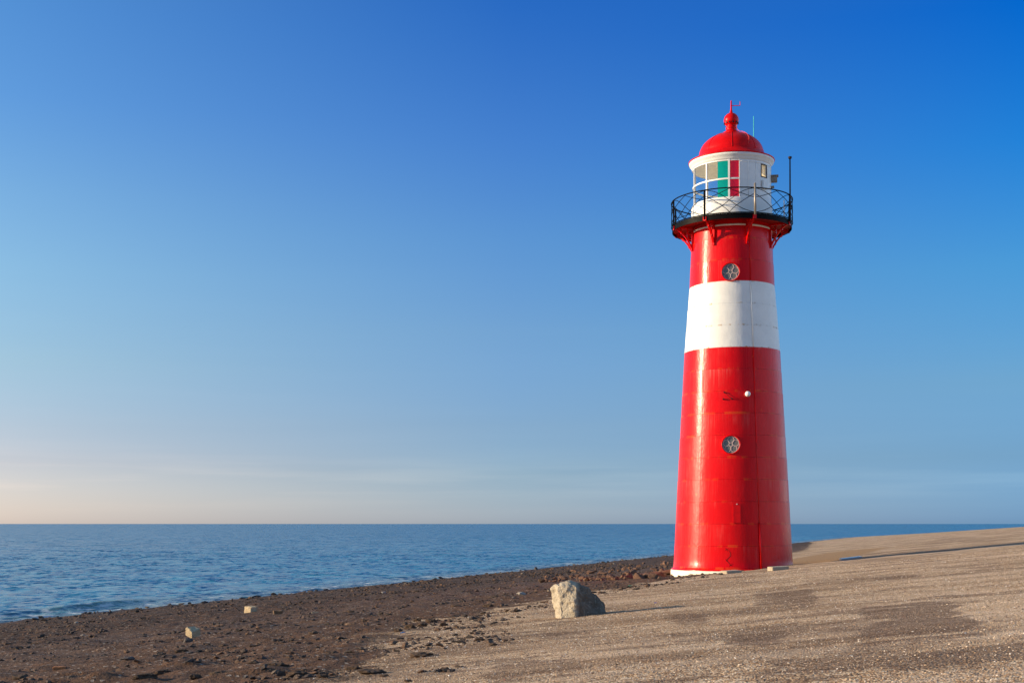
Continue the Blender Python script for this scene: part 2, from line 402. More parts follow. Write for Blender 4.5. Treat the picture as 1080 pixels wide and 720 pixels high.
gcol = m.mix(m.rng(n2, 0.46, 0.58, 0.0, 0.5), gcol, (0.74, 0.59, 0.45))
gcol = m.mix(m.rng(n3, 0.52, 0.57, 0.0, 0.7), gcol, (0.20, 0.14, 0.10))
asph = m.mix(gr2.outputs[0], (0.095, 0.056, 0.034), (0.24, 0.148, 0.088))
asph = m.mix(m.rng(gr.outputs[1], 0.86, 0.90), asph, (0.55, 0.46, 0.37))
n4 = m.noise(m.coord((0.13, 1.0, 1), rot=(0, 0, -0.03)), 0.8, 6, 0.62)
gcol = m.mix(m.rng(n4, 0.50, 0.60, 0.0, 0.42), gcol, (0.21, 0.14, 0.08))
gcol = m.mix(m.rng(n4, 0.40, 0.48, 0.5, 0.0), gcol, (0.74, 0.60, 0.47))
bn = m.noise(m.coord((0.45, 1.0, 1), rot=(0, 0, -0.05)), 1.25, 9, 0.72); bf = m.noise(P, 9, 4, 0.7)
bsum = m.math('ADD', m.math('ADD', ba, m.math('MULTIPLY', m.math('SUBTRACT', bn, 0.5), 2.6)), m.math('MULTIPLY', m.math('SUBTRACT', bf, 0.5), 0.5))
bb = m.math('MULTIPLY', m.rng(bsum, 0.36, 0.62), 0.78)
gcol = m.mix(bb, gcol, asph)
gcol = m.mix(1.0, gcol, (0.97, 0.875, 0.765), 'MULTIPLY')
# foreshore: weathered dark asphalt slabs with brown weed, pale flecks and scattered grit
d1 = m.noise(m.coord((1, 1, 1)), 0.55, 6, 0.62); d2 = m.noise(P, 3.2, 6, 0.65); d3 = m.noise(P, 14, 4, 0.7)
dcol = m.mix(m.rng(d1, 0.35, 0.65), (0.033, 0.019, 0.012), (0.075, 0.044, 0.029))
dcol = m.mix(m.rng(d2, 0.50, 0.66, 0, 0.85), dcol, (0.19, 0.090, 0.042))
dcol = m.mix(m.rng(d3, 0.56, 0.70, 0, 0.8), dcol, (0.035, 0.026, 0.022))
dcol = m.mix(m.rng(m.math('ADD', uu, m.math('MULTIPLY', m.math('SUBTRACT', d2, 0.5), 16)), 18, 36, 0.0, 0.65), dcol, (0.155, 0.080, 0.043))
flat = m.math('MULTIPLY', m.rng(uu, 20, 26), m.rng(uu, 28.5, 33.5, 1.0, 0.0))
dcol = m.mix(m.math('MULTIPLY', flat, m.rng(d1, 0.35, 0.6, 0.75, 0.2)), dcol, (0.125, 0.082, 0.064))
dcol = m.mix(m.rng(gr2.outputs[2], 0.95, 0.96, 0, 0.6), dcol, (0.42, 0.36, 0.30))
wet = m.rng(uu, 0.2, 2.6, 1.0, 0.0)
dcol = m.mix(m.math('MULTIPLY', wet, 0.6), dcol, (0.03, 0.024, 0.02))
sm = m.rng(m.math('ADD', sh, m.math('MULTIPLY', m.math('SUBTRACT', d3, 0.5), 1.3)), 0.32, 0.60)
gcol = m.mix(m.rng(m.math('ADD', at('soil'), m.math('MULTIPLY', m.math('SUBTRACT', d2, 0.5), 0.3)), 0.05, 0.3), gcol, m.mix(d3, (0.30, 0.17, 0.075), (0.50, 0.32, 0.17)))
c = m.mix(sm, dcol, gcol)
hg = m.math('ADD', m.math('MULTIPLY', vo.outputs['Distance'], -0.016), m.math('MULTIPLY', m.math('ADD', gr.outputs[2], m.math('MULTIPLY', vo2.outputs['Distance'], -1.5)), 0.008))
hd = m.math('ADD', m.math('ADD', m.math('MULTIPLY', d3, 0.045), m.math('MULTIPLY', m.noise(P, 45, 3, 0.7), 0.012)), m.math('MULTIPLY', d2, 0.08))
hmix = m.n('ShaderNodeMix', {0: sm, 2: hd, 3: hg}, data_type='FLOAT').outputs[0]
m.set(Base_Color=c, Roughness=m.rng(wet, 0, 1, 0.9, 0.35), Normal=m.bump(hmix, 1.0, 1.3))
m.b.inputs['Specular IOR Level'].default_value = 0.25
m_ground = m.m
g = obj('ground', (verts, [], faces), m_ground, smooth=True); tag(g, kind='structure')
for nm, arr in (('shell', a_sh), ('bare', a_ba), ('shore', a_u), ('soil', a_so)):
    A = g.data.attributes.new(nm, 'FLOAT', 'POINT'); A.data.foreach_set('value', arr)

# ------------------------------------------------------------------ sea
us = -axis2(-32000, 32000, 0.30, -6, 70, 1.4, 1.026)[::-1]
vv = axis2(-32000, 32000, 0.42, 48, 170, 1.16, 1.024)
Ug, Vg = np.meshgrid(us, vv)
u0, v0 = uv(0, 0)
Xg = (Ug - u0) * NX + Vg * 0.3378; Yg = (Ug - u0) * NY + Vg * 0.9412
du = np.gradient(us)[None, :] * np.ones_like(Ug); dv = np.gradient(vv)[:, None] * np.ones_like(Ug)
cell = np.maximum(du, dv)
Z = np.zeros_like(Ug)
for i in range(70):
    lam = 0.9 * (6.5 / 0.9) ** rng.random()
    th = rng.normal(0.15, 0.75)
    kx, ky = 2 * math.pi / lam * math.cos(th), 2 * math.pi / lam * math.sin(th)
    amp = 0.0020 * lam ** 0.7
    fade = np.clip(lam / (2.6 * cell) - 1, 0, 1)
    phs = kx * Ug + ky * Vg + rng.random() * 6.28
    Z += amp * fade * (np.sin(phs) + 0.28 * np.cos(2 * phs))
Z *= np.clip((0.6 - Ug) / 9.0, 0.25, 1.0) * np.where(Ug > 4, 0.0, 1.0)
VB = 63.0
def bump1(x, c, s): return np.exp(-((x - c) / s) ** 2)
cu = -3.6 + 0.5 * np.sin(Vg * 0.35)
Z += 0.22 * bump1(Vg, VB, 5.0) * np.where(Ug < cu, np.exp(-((Ug - cu) / 1.4) ** 2), np.exp(-((Ug - cu) / 0.55) ** 2))
Z += 0.10 * bump1(Vg, 84, 9.0) * bump1(Ug, -1.0, 0.6)
Z += 0.10 * bump1(Vg, 58, 6.0) * bump1(Ug, -3.6, 0.8)
Z += SEA
n_u, n_v = len(us), len(vv)
sv = np.stack([Xg.ravel(), Yg.ravel(), Z.ravel()], 1)
ii, jj = np.meshgrid(np.arange(n_u - 1), np.arange(n_v - 1)); b0 = (jj * n_u + ii).ravel()
sf = np.stack([b0, b0 + 1, b0 + n_u + 1, b0 + n_u], 1)
m = M('sea_water')
P = m.coord(which='Object')
uu = m.n('ShaderNodeAttribute', attribute_name='shore').outputs['Fac']; crest = m.n('ShaderNodeAttribute', attribute_name='crest').outputs['Fac']
w1 = m.noise(m.coord((1.0, 0.55, 1), rot=(0, 0, 0.32)), 1.6, 6, 0.6); w2 = m.noise(m.coord((1.0, 0.5, 1), rot=(0, 0, 0.5)), 0.28, 5, 0.6); w3 = m.noise(P, 7, 4, 0.6)
h = m.math('ADD', m.math('ADD', m.math('MULTIPLY', w1, 0.30), m.math('MULTIPLY', w2, 1.1)), m.math('MULTIPLY', w3, 0.05))
def tilted(vec, sc, det, a):
    t = m.n('ShaderNodeTexNoise', {'Vector': vec, 'Scale': sc, 'Detail': det, 'Roughness': 0.6}).outputs['Color']
    x = m.n('ShaderNodeVectorMath', operation='SUBTRACT'); m.put(x.inputs[0], t); x.inputs[1].default_value = (0.5, 0.5, 0.5)
    y = m.n('ShaderNodeVectorMath', operation='MULTIPLY'); m.put(y.inputs[0], x.outputs[0]); y.inputs[1].default_value = (a, a, 0)
    return y.outputs[0]
gust = m.rng(m.noise(m.coord((1, 1, 1), rot=(0, 0, 0.2)), 0.06, 10, 0.72), 0.36, 0.64, 0.5, 1.6)
ad = m.n('ShaderNodeVectorMath', operation='ADD'); m.put(ad.inputs[0], tilted(m.coord((1, 0.6, 1), rot=(0, 0, 0.3)), 1.5, 5, 1.7)); m.put(ad.inputs[1], tilted(m.coord((1, 0.5, 1), rot=(0, 0, 0.4)), 0.35, 2, 0.8))
gs = m.n('ShaderNodeVectorMath', operation='SCALE'); m.put(gs.inputs[0], ad.outputs[0]); m.put(gs.inputs[3], gust)
ge = m.n('ShaderNodeNewGeometry'); ad2 = m.n('ShaderNodeVectorMath', operation='ADD'); m.put(ad2.inputs[0], gs.outputs[0]); m.put(ad2.inputs[1], ge.outputs['Normal'])
nn_ = m.n('ShaderNodeVectorMath', operation='NORMALIZE'); m.put(nn_.inputs[0], ad2.outputs[0]); tilt = nn_.outputs[0]
patch = m.noise(m.coord((0.9, 1.0, 1), rot=(0, 0, 0.35)), 0.05, 11, 0.74)
wc = m.mix(m.rng(patch, 0.43, 0.57), (0.010, 0.120, 0.230), (0.015, 0.150, 0.280))
wc = m.mix(m.rng(uu, -130, -6, 0.0, 0.7), wc, (0.040, 0.20, 0.32))
wc = m.mix(m.rng(uu, -7, 0.3), wc, (0.045, 0.105, 0.13))
wc = m.mix(m.math('MULTIPLY', crest, 0.8), wc, (0.13, 0.24, 0.20))
fo = m.math('MULTIPLY', m.rng(m.noise(m.coord((1, 0.6, 1)), 1.5, 6, 0.7), 0.50, 0.62), m.rng(uu, -5.5, -2.2, 0.0, 0.75))
fl = m.math('MULTIPLY', m.rng(m.noise(m.coord((1, 0.35, 1), rot=(0, 0, 0.3)), 0.55, 7, 0.72), 0.635, 0.68), m.rng(uu, -160, -3, 0.0, 0.55))
foam = m.math('MAXIMUM', fo, fl)
wc = m.mix(foam, wc, (0.72, 0.75, 0.78))
m.b.inputs['Specular IOR Level'].default_value = 0.09
m.set(Base_Color=wc, Roughness=m.rng(foam, 0, 1, 0.2, 0.8), IOR=1.333, Normal=tilt)
m_sea = m.m
sea = obj('sea', (sv.tolist(), [], sf.tolist()), m_sea, smooth=True); tag(sea, kind='structure')
A = sea.data.attributes.new('shore', 'FLOAT', 'POINT'); A.data.foreach_set('value', np.where(Vg > 470, -400.0, Ug).ravel().astype(np.float32))
A = sea.data.attributes.new('crest', 'FLOAT', 'POINT'); A.data.foreach_set('value', (bump1(Vg, VB, 5.0) * bump1(Ug, cu + 0.3, 1.0)).ravel().astype(np.float32))

# ------------------------------------------------------------------ lighthouse
LH = bpy.data.objects.new('lighthouse', None); COL.objects.link(LH)
LH.location = (TX, TY, 0); LH.rotation_euler = (0, R_(-0.2), R_(-9.4))
tag(LH, 'red and white banded round iron lighthouse with red dome and black railed gallery', 'lighthouse')
def radius(z):
    t = [(0.0, 2.10), (0.2, 2.065), (3.57, 1.885), (7.62, 1.655), (9.88, 1.475), (12.1, 1.365)]
    for (a, ra), (b, rb) in zip(t, t[1:]):
        if z <= b: return ra + (rb - ra) * (z - a) / (b - a)
    return t[-1][1]
def plated(z0, z1):
    zs = [z0]
    z = SEAM0 - SEAMD
    while z < z1:
        if z > z0 + 0.06 and z < z1 - 0.06: zs += [z - 0.006, z + 0.002]
        z += SEAMD
    zs.append(z1); pr = []
    for i, z in enumerate(zs):
        lip = 0.0
        pr.append((radius(z), z))
    out_ = [pr[0]]
    for a, b in zip(pr, pr[1:]):
        n = max(1, int((b[1] - a[1]) / 0.2))
        for q in range(1, n + 1):
            zz = a[1] + (b[1] - a[1]) * q / n; out_.append((radius(zz), zz))
    # each course overlaps the one above by a finger's width
    res = []
    for r, z in out_:
        ph = ((z - SEAM0) / SEAMD) % 1
        res.append((r + 0.008 * (ph if ph < 0.985 else 1), z))
    return res
bm = bmesh.new(); lathe(bm, [(2.17, -0.75), (2.175, -0.05), (2.16, 0.0), (2.10, 0.005)], 128); obj('plinth', bm, m_plinth, LH, True)
bm = bmesh.new(); lathe(bm, [(2.16, 0.006), (2.155, 0.03), (2.10, 0.06)] + plated(0.1, 7.60), 160); s1 = obj('tower_shell', bm, m_red, LH, True)
bm = bmesh.new(); lathe(bm, plated(7.60, 9.88), 160); s2 = obj('white_band', bm, m_white, LH, True)
s2['label'] = 'white middle band with rust-stained seams'
bm = bmesh.new(); lathe(bm, plated(9.88, 11.968), 160); s3 = obj('tower_shell', bm, m_red, LH, True)
for o_ in (s1, s2, s3):
    o_.data.set_sharp_from_angle(angle=R_(40))
bm = bmesh.new(); lathe(bm, [(1.372, 11.78), (1.40, 11.79), (1.405, 11.84), (1.37, 11.85)], 128); obj('collar', bm, m_whitetrim, LH, True)

def frame_on_shell(deg, z):
    """matrix whose local x = right, y = up the wall, z = outward"""
    a = R_(deg); sl_ = 0.062
    n_ = Vector((math.sin(a), -math.cos(a), sl_)).normalized(); r_ = Vector((math.cos(a), math.sin(a), 0)); u_ = n_.cross(r_)
    Mx = Matrix((r_, u_, n_)).transposed().to_4x4(); Mx.translation = pol(radius(z), deg, z); return Mx
def disc_lathe(bm, prof, seg=40):
    rows = [[bm.verts.new((max(r, 1e-4) * math.cos(2 * math.pi * k / seg), max(r, 1e-4) * math.sin(2 * math.pi * k / seg), z)) for r, z in prof] for k in range(seg)]
    for k in range(seg):
        A, B = rows[k], rows[(k + 1) % seg]
        for j in range(len(prof) - 1): bm.faces.new((A[j], B[j], B[j + 1], A[j + 1]))
def porthole(deg, z):
    Mx = frame_on_shell(deg, z)
    bm = bmesh.new(); disc_lathe(bm, [(0.322, -0.05), (0.322, 0.065), (0.312, 0.075), (0.298, 0.07), (0.291, 0.0)]); rim = obj('porthole', bm, m_redtrim, LH, True)
    bm = bmesh.new(); disc_lathe(bm, [(0.291, 0.020), (0.0, 0.0215)]); pane = obj('pane', bm, m_glassgrey, rim)
    bm = bmesh.new()
    def circ(cx, cy, rr, wd):
        tube_closed(bm, [(cx + rr * math.cos(2 * math.pi * k / 28), cy + rr * math.sin(2 * math.pi * k / 28), 0.024) for k in range(28)], wd, 5)
    circ(0, 0, 0.058, 0.009); circ(0, 0, 0.283, 0.010)
    for k in range(5):
        a = math.pi / 2 + k * 2 * math.pi / 5
        circ(0.168 * math.cos(a), 0.168 * math.sin(a), 0.105, 0.011)
    tr_ = obj('tracery', bm, m_tracery, rim, True)
    rim.matrix_local = Mx
porthole(-1.5, 10.17); porthole(-1.5, 4.27)

# gallery
bm = bmesh.new(); lathe(bm, [(1.30, 11.97), (2.045, 11.97), (2.055, 11.965), (2.055, 12.01), (2.0, 12.02), (1.30, 12.022)], 128); deck = obj('gallery_deck', bm, m_under, LH)
bm = bmesh.new(); lathe(bm, [(2.057, 11.865), (2.077, 11.865), (2.08, 12.045), (2.057, 12.045)], 128, closed_prof=True); obj('rim', bm, m_black, deck, False)
bm = bmesh.new(); lathe(bm, [(1.30, 12.024), (2.056, 12.030)], 96); obj('floor_plate', bm, m_black, deck)
BA = [-25.5, 21.5, 70, 107, 155, 203, 251, 288]
for deg in BA:
    bm = bmesh.new(); w_ = 0.042
    er = Vector((math.sin(R_(deg)), -math.cos(R_(deg)), 0)); et = Vector((math.cos(R_(deg)), math.sin(R_(deg)), 0))
    rz = Matrix.Rotation(R_(deg), 3, 'Z')
    def bar(r0, z0, r1, z1, th=0.035, wd=w_):
        a = er * r0 + Vector((0, 0, z0)); b = er * r1 + Vector((0, 0, z1)); dd = (b - a).normalized(); nn = dd.cross(et).normalized()
        vs_ = [bm.verts.new(p + et * (sx * wd) + nn * (sy * th)) for p in (a, b) for sx, sy in ((-1, -1), (1, -1), (1, 1), (-1, 1))]
        for q in ((0, 1, 2, 3), (7, 6, 5, 4), (0, 4, 5, 1), (1, 5, 6, 2), (2, 6, 7, 3), (3, 7, 4, 0)): bm.faces.new([vs_[i] for i in q])
    rw = radius(11.5)
    bar(rw - 0.02, 11.935, 2.075, 11.935, 0.034)
    bar(rw + 0.01, 11.90, rw + 0.045, 11.14, 0.032)
    pts = []
    for q in range(9):
        t = q / 8; pts.append((2.02 - 0.60 * t ** 0.85 - 0.03 * math.sin(t * math.pi), 11.90 - 0.72 * t ** 1.25 ))
    for a, b in zip(pts, pts[1:]): bar(a[0], a[1], b[0], b[1], 0.026, 0.036)
    bar(rw + 0.22, 11.90, rw + 0.20, 11.44, 0.017, 0.026); bar(rw + 0.44, 11.9, rw + 0.43, 11.72, 0.015, 0.026)
    tube_closed(bm, [er * (rw + 0.125 + 0.07 * math.cos(q * math.pi / 8)) + Vector((0, 0, 11.80 + 0.07 * math.sin(q * math.pi / 8))) for q in range(16)], 0.018, 5)
    box(bm, er * 2.085 + Vector((0, 0, 11.93)), (0.12, 0.05, 0.13), rz)
    obj('bracket', bm, m_redtrim, deck)
# railing
RZ0, RZ1, RR = 12.03, 12.895, 2.10
bm = bmesh.new(); ring_tube(bm, RR, RZ1, 0.020, 128, 6); rail = obj('railing', bm, m_black, LH, True)
bm = bmesh.new(); ring_tube(bm, RR, RZ0 + 0.03, 0.018, 128, 6); obj('bottom_rail', bm, m_black, rail, True)
for i, deg in enumerate(BA):
    bm = bmesh.new()
    if i == 1: tube(bm, [pol(RR + .03, deg, 11.98), pol(RR + .03, deg, 13.04)], 0.040, 10); mt = m_pipe
    else: tube(bm, [pol(RR, deg, 11.9), pol(RR, deg, RZ1 + 0.01)], 0.030 if i != 0 else 0.036, 8); mt = m_black
    obj('post', bm, mt, rail, True)
for k in range(8):
    a0, a1 = BA[k], BA[(k + 1) % 8] + (360 if k == 7 else 0)
    bm = bmesh.new()
    def crv(fn, n=14, r=0.0115):
        tube(bm, [pol(RR, a0 + (a1 - a0) * s, RZ0 + 0.04 + (RZ1 - RZ0 - 0.05) * z) for s, z in (fn(q / n) for q in range(n + 1))], r, 5)
    crv(lambda t: (t, t + 0.10 * math.sin(t * math.pi * 2) * -1))
    crv(lambda t: (1 - t, t + 0.10 * math.sin(t * math.pi * 2) * -1))
    crv(lambda t: (0.5 + 0.5 * t, 0.78 * t ** 0.8)); crv(lambda t: (0.5 - 0.5 * t, 0.78 * t ** 0.8))
    crv(lambda t: (0.5 * t, 0.62 + 0.36 * t ** 1.3)); crv(lambda t: (1 - 0.5 * t, 0.62 + 0.36 * t ** 1.3))
    obj('lattice', bm, m_black, rail, True)

# lantern room
bm = bmesh.new(); lathe(bm, [(1.405, 12.03), (1.405, 12.69), (1.395, 12.73), (1.34, 12.75), (1.28, 12.75), (1.28, 12.4)], 128); drum = obj('lantern_drum', bm, m_whitetrim, LH, True); drum.data.set_sharp_from_angle(angle=R_(35))
bm = bmesh.new(); lathe(bm, [(0.0, 12.70), (1.29, 12.70)], 64); obj('lantern_floor', bm, m_cream, LH)
WA0, WA1 = 12.8, 152.0
bm = bmesh.new()
for (a_, b_, lo, hi) in ((WA0, 48.0, 12.735, 14.05), (59.5, WA1, 12.735, 14.05), (48.0, 59.5, 12.735, 13.545), (48.0, 59.5, 13.93, 14.05)):
    lathe(bm, [(1.365, lo), (1.365, hi), (1.315, hi), (1.315, lo)], max(6, int((b_ - a_) / 3)), a_, b_, True)
wall = obj('lantern_wall', bm, m_whitetrim, LH, True); wall.data.set_sharp_from_angle(angle=R_(35))
bm = bmesh.new()
for (a_, b_, lo, hi) in ((WA0 + 1, 47.9, 12.76, 14.04), (59.6, WA1 - 1, 12.76, 14.04), (47.9, 59.6, 12.76, 13.54), (47.9, 59.6, 13.935, 14.04)):
    lathe(bm, [(1.312, lo), (1.312, hi)], max(4, int((b_ - a_) / 3)), a_, b_)
obj('inner_lining', bm, m_cream, wall, True)
for a in (24.5, 37, 85, 112, 135):
    bm = bmesh.new(); tube(bm, [pol(1.367, a, 12.74), pol(1.367, a, 14.06)], 0.010, 6); obj('rib', bm, m_whitetrim, wall, True)
bm = bmesh.new(); ring_pts = [pol(1.368, WA0 + (WA1 - WA0) * q / 40, 13.98) for q in range(41)]; tube(bm, ring_pts, 0.010, 6); obj('moulding', bm, m_whitetrim, wall, True)
def patch(bm, r0, r1, d0, d1, z0, z1, seg=8): lathe(bm, [(r1, z0), (r1, z1), (r0, z1), (r0, z0)], seg, d0, d1, True)
bm = bmesh.new(); patch(bm, 1.362, 1.378, 46.9, 48.0, 13.51, 13.96); patch(bm, 1.362, 1.378, 59.5, 62.0, 13.51, 13.96); patch(bm, 1.362, 1.378, 48.0, 59.5, 13.51, 13.545); patch(bm, 1.362, 1.378, 48.0, 59.5, 13.93, 13.96); wf = obj('small_window', bm, m_dark, wall)
bm = bmesh.new(); lathe(bm, [(1.335, 13.545), (1.335, 13.93)], 6, 48.0, 59.5); obj('pane', bm, m_litpane, wf)
bm = bmesh.new(); box(bm, pol(1.40, 54, 13.26), (0.30, 0.07, 0.30), Matrix.Rotation(R_(54), 3, 'Z'), 0.02); obj('vent_hood', bm, m_whitetrim, wall)
bm = bmesh.new(); box(bm, pol(1.47, 88, 13.62), (0.20, 0.22, 0.20), Matrix.Rotation(R_(88), 3, 'Z'), 0.015); box(bm, pol(1.47, 88, 13.735), (0.28, 0.30, 0.03), Matrix.Rotation(R_(88), 3, 'Z')); obj('lamp_housing', bm, m_grey, wall)
bm = bmesh.new(); box(bm, pol(1.42, 84, 13.33), (0.12, 0.12, 0.07), Matrix.Rotation(R_(84), 3, 'Z'), 0.01); obj('cable_clip', bm, m_grey, wall)
# glazing
GL0 = -208.0
bm = bmesh.new()
lathe(bm, [(1.32, 12.735), (1.36, 12.735), (1.36, 12.775), (1.32, 12.775)], 96, GL0, WA0, True)
lathe(bm, [(1.325, 13.375), (1.36, 13.375), (1.36, 13.425), (1.325, 13.425)], 96, GL0, WA0, True)
lathe(bm, [(1.32, 14.01), (1.36, 14.01), (1.36, 14.055), (1.32, 14.055)], 96, GL0, WA0, True)
gf = obj('glazing_frame', bm, m_whitetrim, LH)
MU = [12.0, -3.6, -38.6, -71, -106, -140, -174, -207]
for i, a in enumerate(MU):
    bm = bmesh.new(); wd = 0.030 if i == 1 else 0.021
    box(bm, pol(1.342, a, 13.395), (wd * 2, 0.06, 1.33), Matrix.Rotation(R_(a), 3, 'Z')); obj('mullion', bm, m_whitetrim, gf)
for (b0_, b1_) in ((12.78, 13.372), (13.428, 14.008)):
    for d0, d1, mt, nm in [(-2.2, 10.9, m_redglass, 'red_pane'), (-20.5, -5.0, m_green, 'green_pane'), (-37.5, -20.6, m_clear, 'clear_pane'),
                           (-70, -39.7, m_clear, 'clear_pane'), (-105, -72, m_clear, 'clear_pane'), (-139, -107, m_clear, 'clear_pane'), (-173, -141, m_clear, 'clear_pane'), (-206, -175, m_clear, 'clear_pane')]:
        bm = bmesh.new(); lathe(bm, [(1.338, b0_), (1.338, b1_)], 10, d0, d1); obj(nm, bm, mt, gf, True)
bm = bmesh.new(); lathe(bm, [(1.33, 14.03), (1.0, 14.16), (0.6, 14.3), (0.0, 14.34)], 64); obj('lantern_ceiling', bm, m_cream, LH, True)
bm = bmesh.new(); lathe(bm, [(0.0, 12.56), (0.16, 12.56), (0.13, 12.66), (0.11, 13.0), (0.2, 13.05), (0.2, 13.08), (0, 13.08)], 24); ped = obj('lamp_pedestal', bm, m_grey, LH, True)
# roof
bm = bmesh.new(); lathe(bm, [(1.335, 14.05), (1.372, 14.055), (1.385, 14.10), (1.42, 14.17), (1.465, 14.21), (1.478, 14.27), (1.40, 14.275)], 128); obj('cornice', bm, m_whitetrim, LH, True)
dp = [(1.40, 14.276), (1.495, 14.278), (1.50, 14.305), (1.40, 14.345), (1.27, 14.42), (1.18, 14.49), (1.125, 14.55)]
for q in range(1, 17):
    a = q / 16 * R_(80); dp.append((1.12 * math.cos(a), 14.55 + 0.77 * math.sin(a)))
bm = bmesh.new(); lathe(bm, dp, 128); dome = obj('dome', bm, m_redtrim, LH, True)
for a in range(-90 + 1, 270, 45):
    bm = bmesh.new(); tube(bm, [pol(r + 0.002, a, z + 0.001) for r, z in dp[6:]], 0.009, 5); obj('roof_seam', bm, m_redtrim, dome, True)
bm = bmesh.new()
fp = [(0.30, 15.26), (0.30, 15.33), (0.285, 15.35), (0.22, 15.37), (0.185, 15.42), (0.18, 15.46), (0.19, 15.475), (0.20, 15.50), (0.19, 15.53), (0.165, 15.545), (0.17, 15.56)]
for q in range(0, 15):
    a = R_(-52 + q * (52 + 76) / 14); fp.append((0.262 * math.cos(a), 15.775 + 0.262 * math.sin(a)))
fp += [(0.055, 16.04), (0.038, 16.12), (0.030, 16.2), (0.022, 16.47), (0.0, 16.475)]
lathe(bm, fp, 40); fin = obj('finial', bm, m_redtrim, dome, True)
for q in range(12):
    bm = bmesh.new(); a = 15 + q * 30; box(bm, pol(0.245, a, 15.665), (0.05, 0.03, 0.05), Matrix.Rotation(R_(a), 3, 'Z')); obj('vent_hole', bm, m_dark, fin)
bm = bmesh.new(); tube(bm, [(0.0, 0, 16.29), (0.30, 0, 16.28), (0.305, 0, 16.285), (0.305, 0, 16.43)], 0.012, 6); obj('wind_vane', bm, m_redtrim, fin)
bm = bmesh.new()
wp = [pol(0.28, 52, 15.72), pol(0.25, 50, 15.6), pol(0.27, 44, 15.45), pol(0.34, 42, 15.35), pol(0.5, 40, 15.27)]
for q in range(9):
    t = q / 8; a_ = R_(66 - 62 * t); wp.append(pol(1.12 * math.cos(a_) + 0.015, 40 - 11 * t * t + (0.5 if q % 2 else 0), 14.57 + 0.77 * math.sin(a_) + 0.01))
tube(bm, wp, 0.009, 5); obj('earth_cable', bm, simple('pinkish_cable', (0.72, 0.06, 0.05), 0.5), dome, True)
# masts
bm = bmesh.new(); tube(bm, [pol(2.14, 68, 11.95), pol(2.14, 68, 14.12)], [0.032, 0.024], 8); mast = obj('mast', bm, m_dark, LH, True)
bm = bmesh.new(); tube(bm, [pol(2.14, 68, 14.10), pol(2.14, 68, 14.13), pol(2.14, 68, 14.18), pol(2.14, 68, 14.20)], [0.03, 0.06, 0.065, 0.02], 10); obj('mast_cap', bm, m_dark, mast, True)
bm = bmesh.new(); tube(bm, [pol(1.46, 147, 14.1), pol(1.46, 147, 16.25)], [0.026, 0.015], 6); obj('whip_antenna', bm, m_teal, LH, True)
bm = bmesh.new(); tube(bm, [pol(1.9, 70, 12.02), pol(1.9, 70, 12.75)], 0.022, 6); obj('pipe', bm, m_whitetrim, LH, True)
# fittings on the wall
bm = bmesh.new(); Mx = frame_on_shell(16, 5.97); rs = bmesh.ops.create_uvsphere(bm, u_segments=14, v_segments=10, radius=0.095)
bmesh.ops.translate(bm, vec=(0, 0, 0.13), verts=rs['verts']); tube(bm, [(0, 0, -0.02), (0, 0, 0.09)], 0.05, 8); fl_ = obj('wall_lamp', bm, m_whitetrim, LH, True); fl_.matrix_local = Mx
bm = bmesh.new(); Mx = frame_on_shell(-4.5, 5.93)
tube(bm, [(-0.13, 0.12, 0.05), (0.12, -0.10, 0.06)], 0.008, 5); tube(bm, [(-0.16, -0.11, 0.05), (0.13, -0.10, 0.05)], 0.005, 5)
for q in ((-0.13, 0.12, 0), (0.12, -0.10, 0), (-0.16, -0.11, 0)): box(bm, (q[0], q[1], 0.03), (0.04, 0.04, 0.07))
o_ = obj('cable_bracket', bm, m_dark, LH); o_.matrix_local = Mx
bm = bmesh.new(); tube(bm, [pol(radius(z) + 0.03, 26.5 - 0.2 * z, z) for z in (0.03, 0.8, 1.62)], 0.035, 8); obj('conduit', bm, m_redtrim, LH, True)
bm = bmesh.new(); tube(bm, [pol(radius(z) + 0.025, 26.5 - 0.2 * z, z) for z in (1.62, 4, 7.6)], 0.013, 6); obj('cable', bm, m_redtrim, LH, True)
bm = bmesh.new(); tube(bm, [pol(radius(z) + 0.022, 25, z) for z in (7.6, 9.88)], 0.012, 6); obj('cable', bm, m_whitetrim, LH, True)
bm = bmesh.new(); tube(bm, [pol(radius(z) + 0.02, 25, z) for z in (9.88, 11.75)], 0.012, 6); obj('cable', bm, m_redtrim, LH, True)
bm = bmesh.new(); box(bm, (0, 0, 0), (0.26, 0.66, 0.05), None, 0.01); o_ = obj('hatch', bm, m_redtrim, LH); o_.matrix_local = frame_on_shell(4, 1.95)
bm = bmesh.new(); box(bm, (0, 0, 0.03), (0.03, 0.03, 0.02)); o2_ = obj('latch', bm, m_whitetrim, o_); o2_.location = (0, 0.31, 0)
# scribble sprayed low on the wall
bm = bmesh.new(); spts = [(-0.10, 0.30), (0.02, 0.25), (0.07, 0.16), (0.06, 0.06), (-0.02, -0.02), (-0.07, -0.08), (0.0, -0.16), (0.06, -0.24), (0.13, -0.28)]
fine_ = []
for a, b in zip(spts, spts[1:]):
    for q in range(4): fine_.append((a[0] + (b[0] - a[0]) * q / 4, a[1] + (b[1] - a[1]) * q / 4, 0.008))
tube(bm, fine_, 0.0042, 4); tube(bm, [(-0.10, 0.34, 0.009), (-0.02, 0.22, 0.009)], 0.0042, 4); tube(bm, [(-0.12, 0.25, 0.0085), (0.0, 0.31, 0.0085)], 0.0042, 4); tube(bm, [(-0.1, -0.04, 0.009), (-0.05, -0.12, 0.009)], 0.0042, 4); tube(bm, [(0.02, -0.28, 0.009), (0.13, -0.2, 0.009)], 0.0042, 4)
o_ = obj('graffiti', bm, m_scr, LH); o_.matrix_local = frame_on_shell(-4, 0.45)

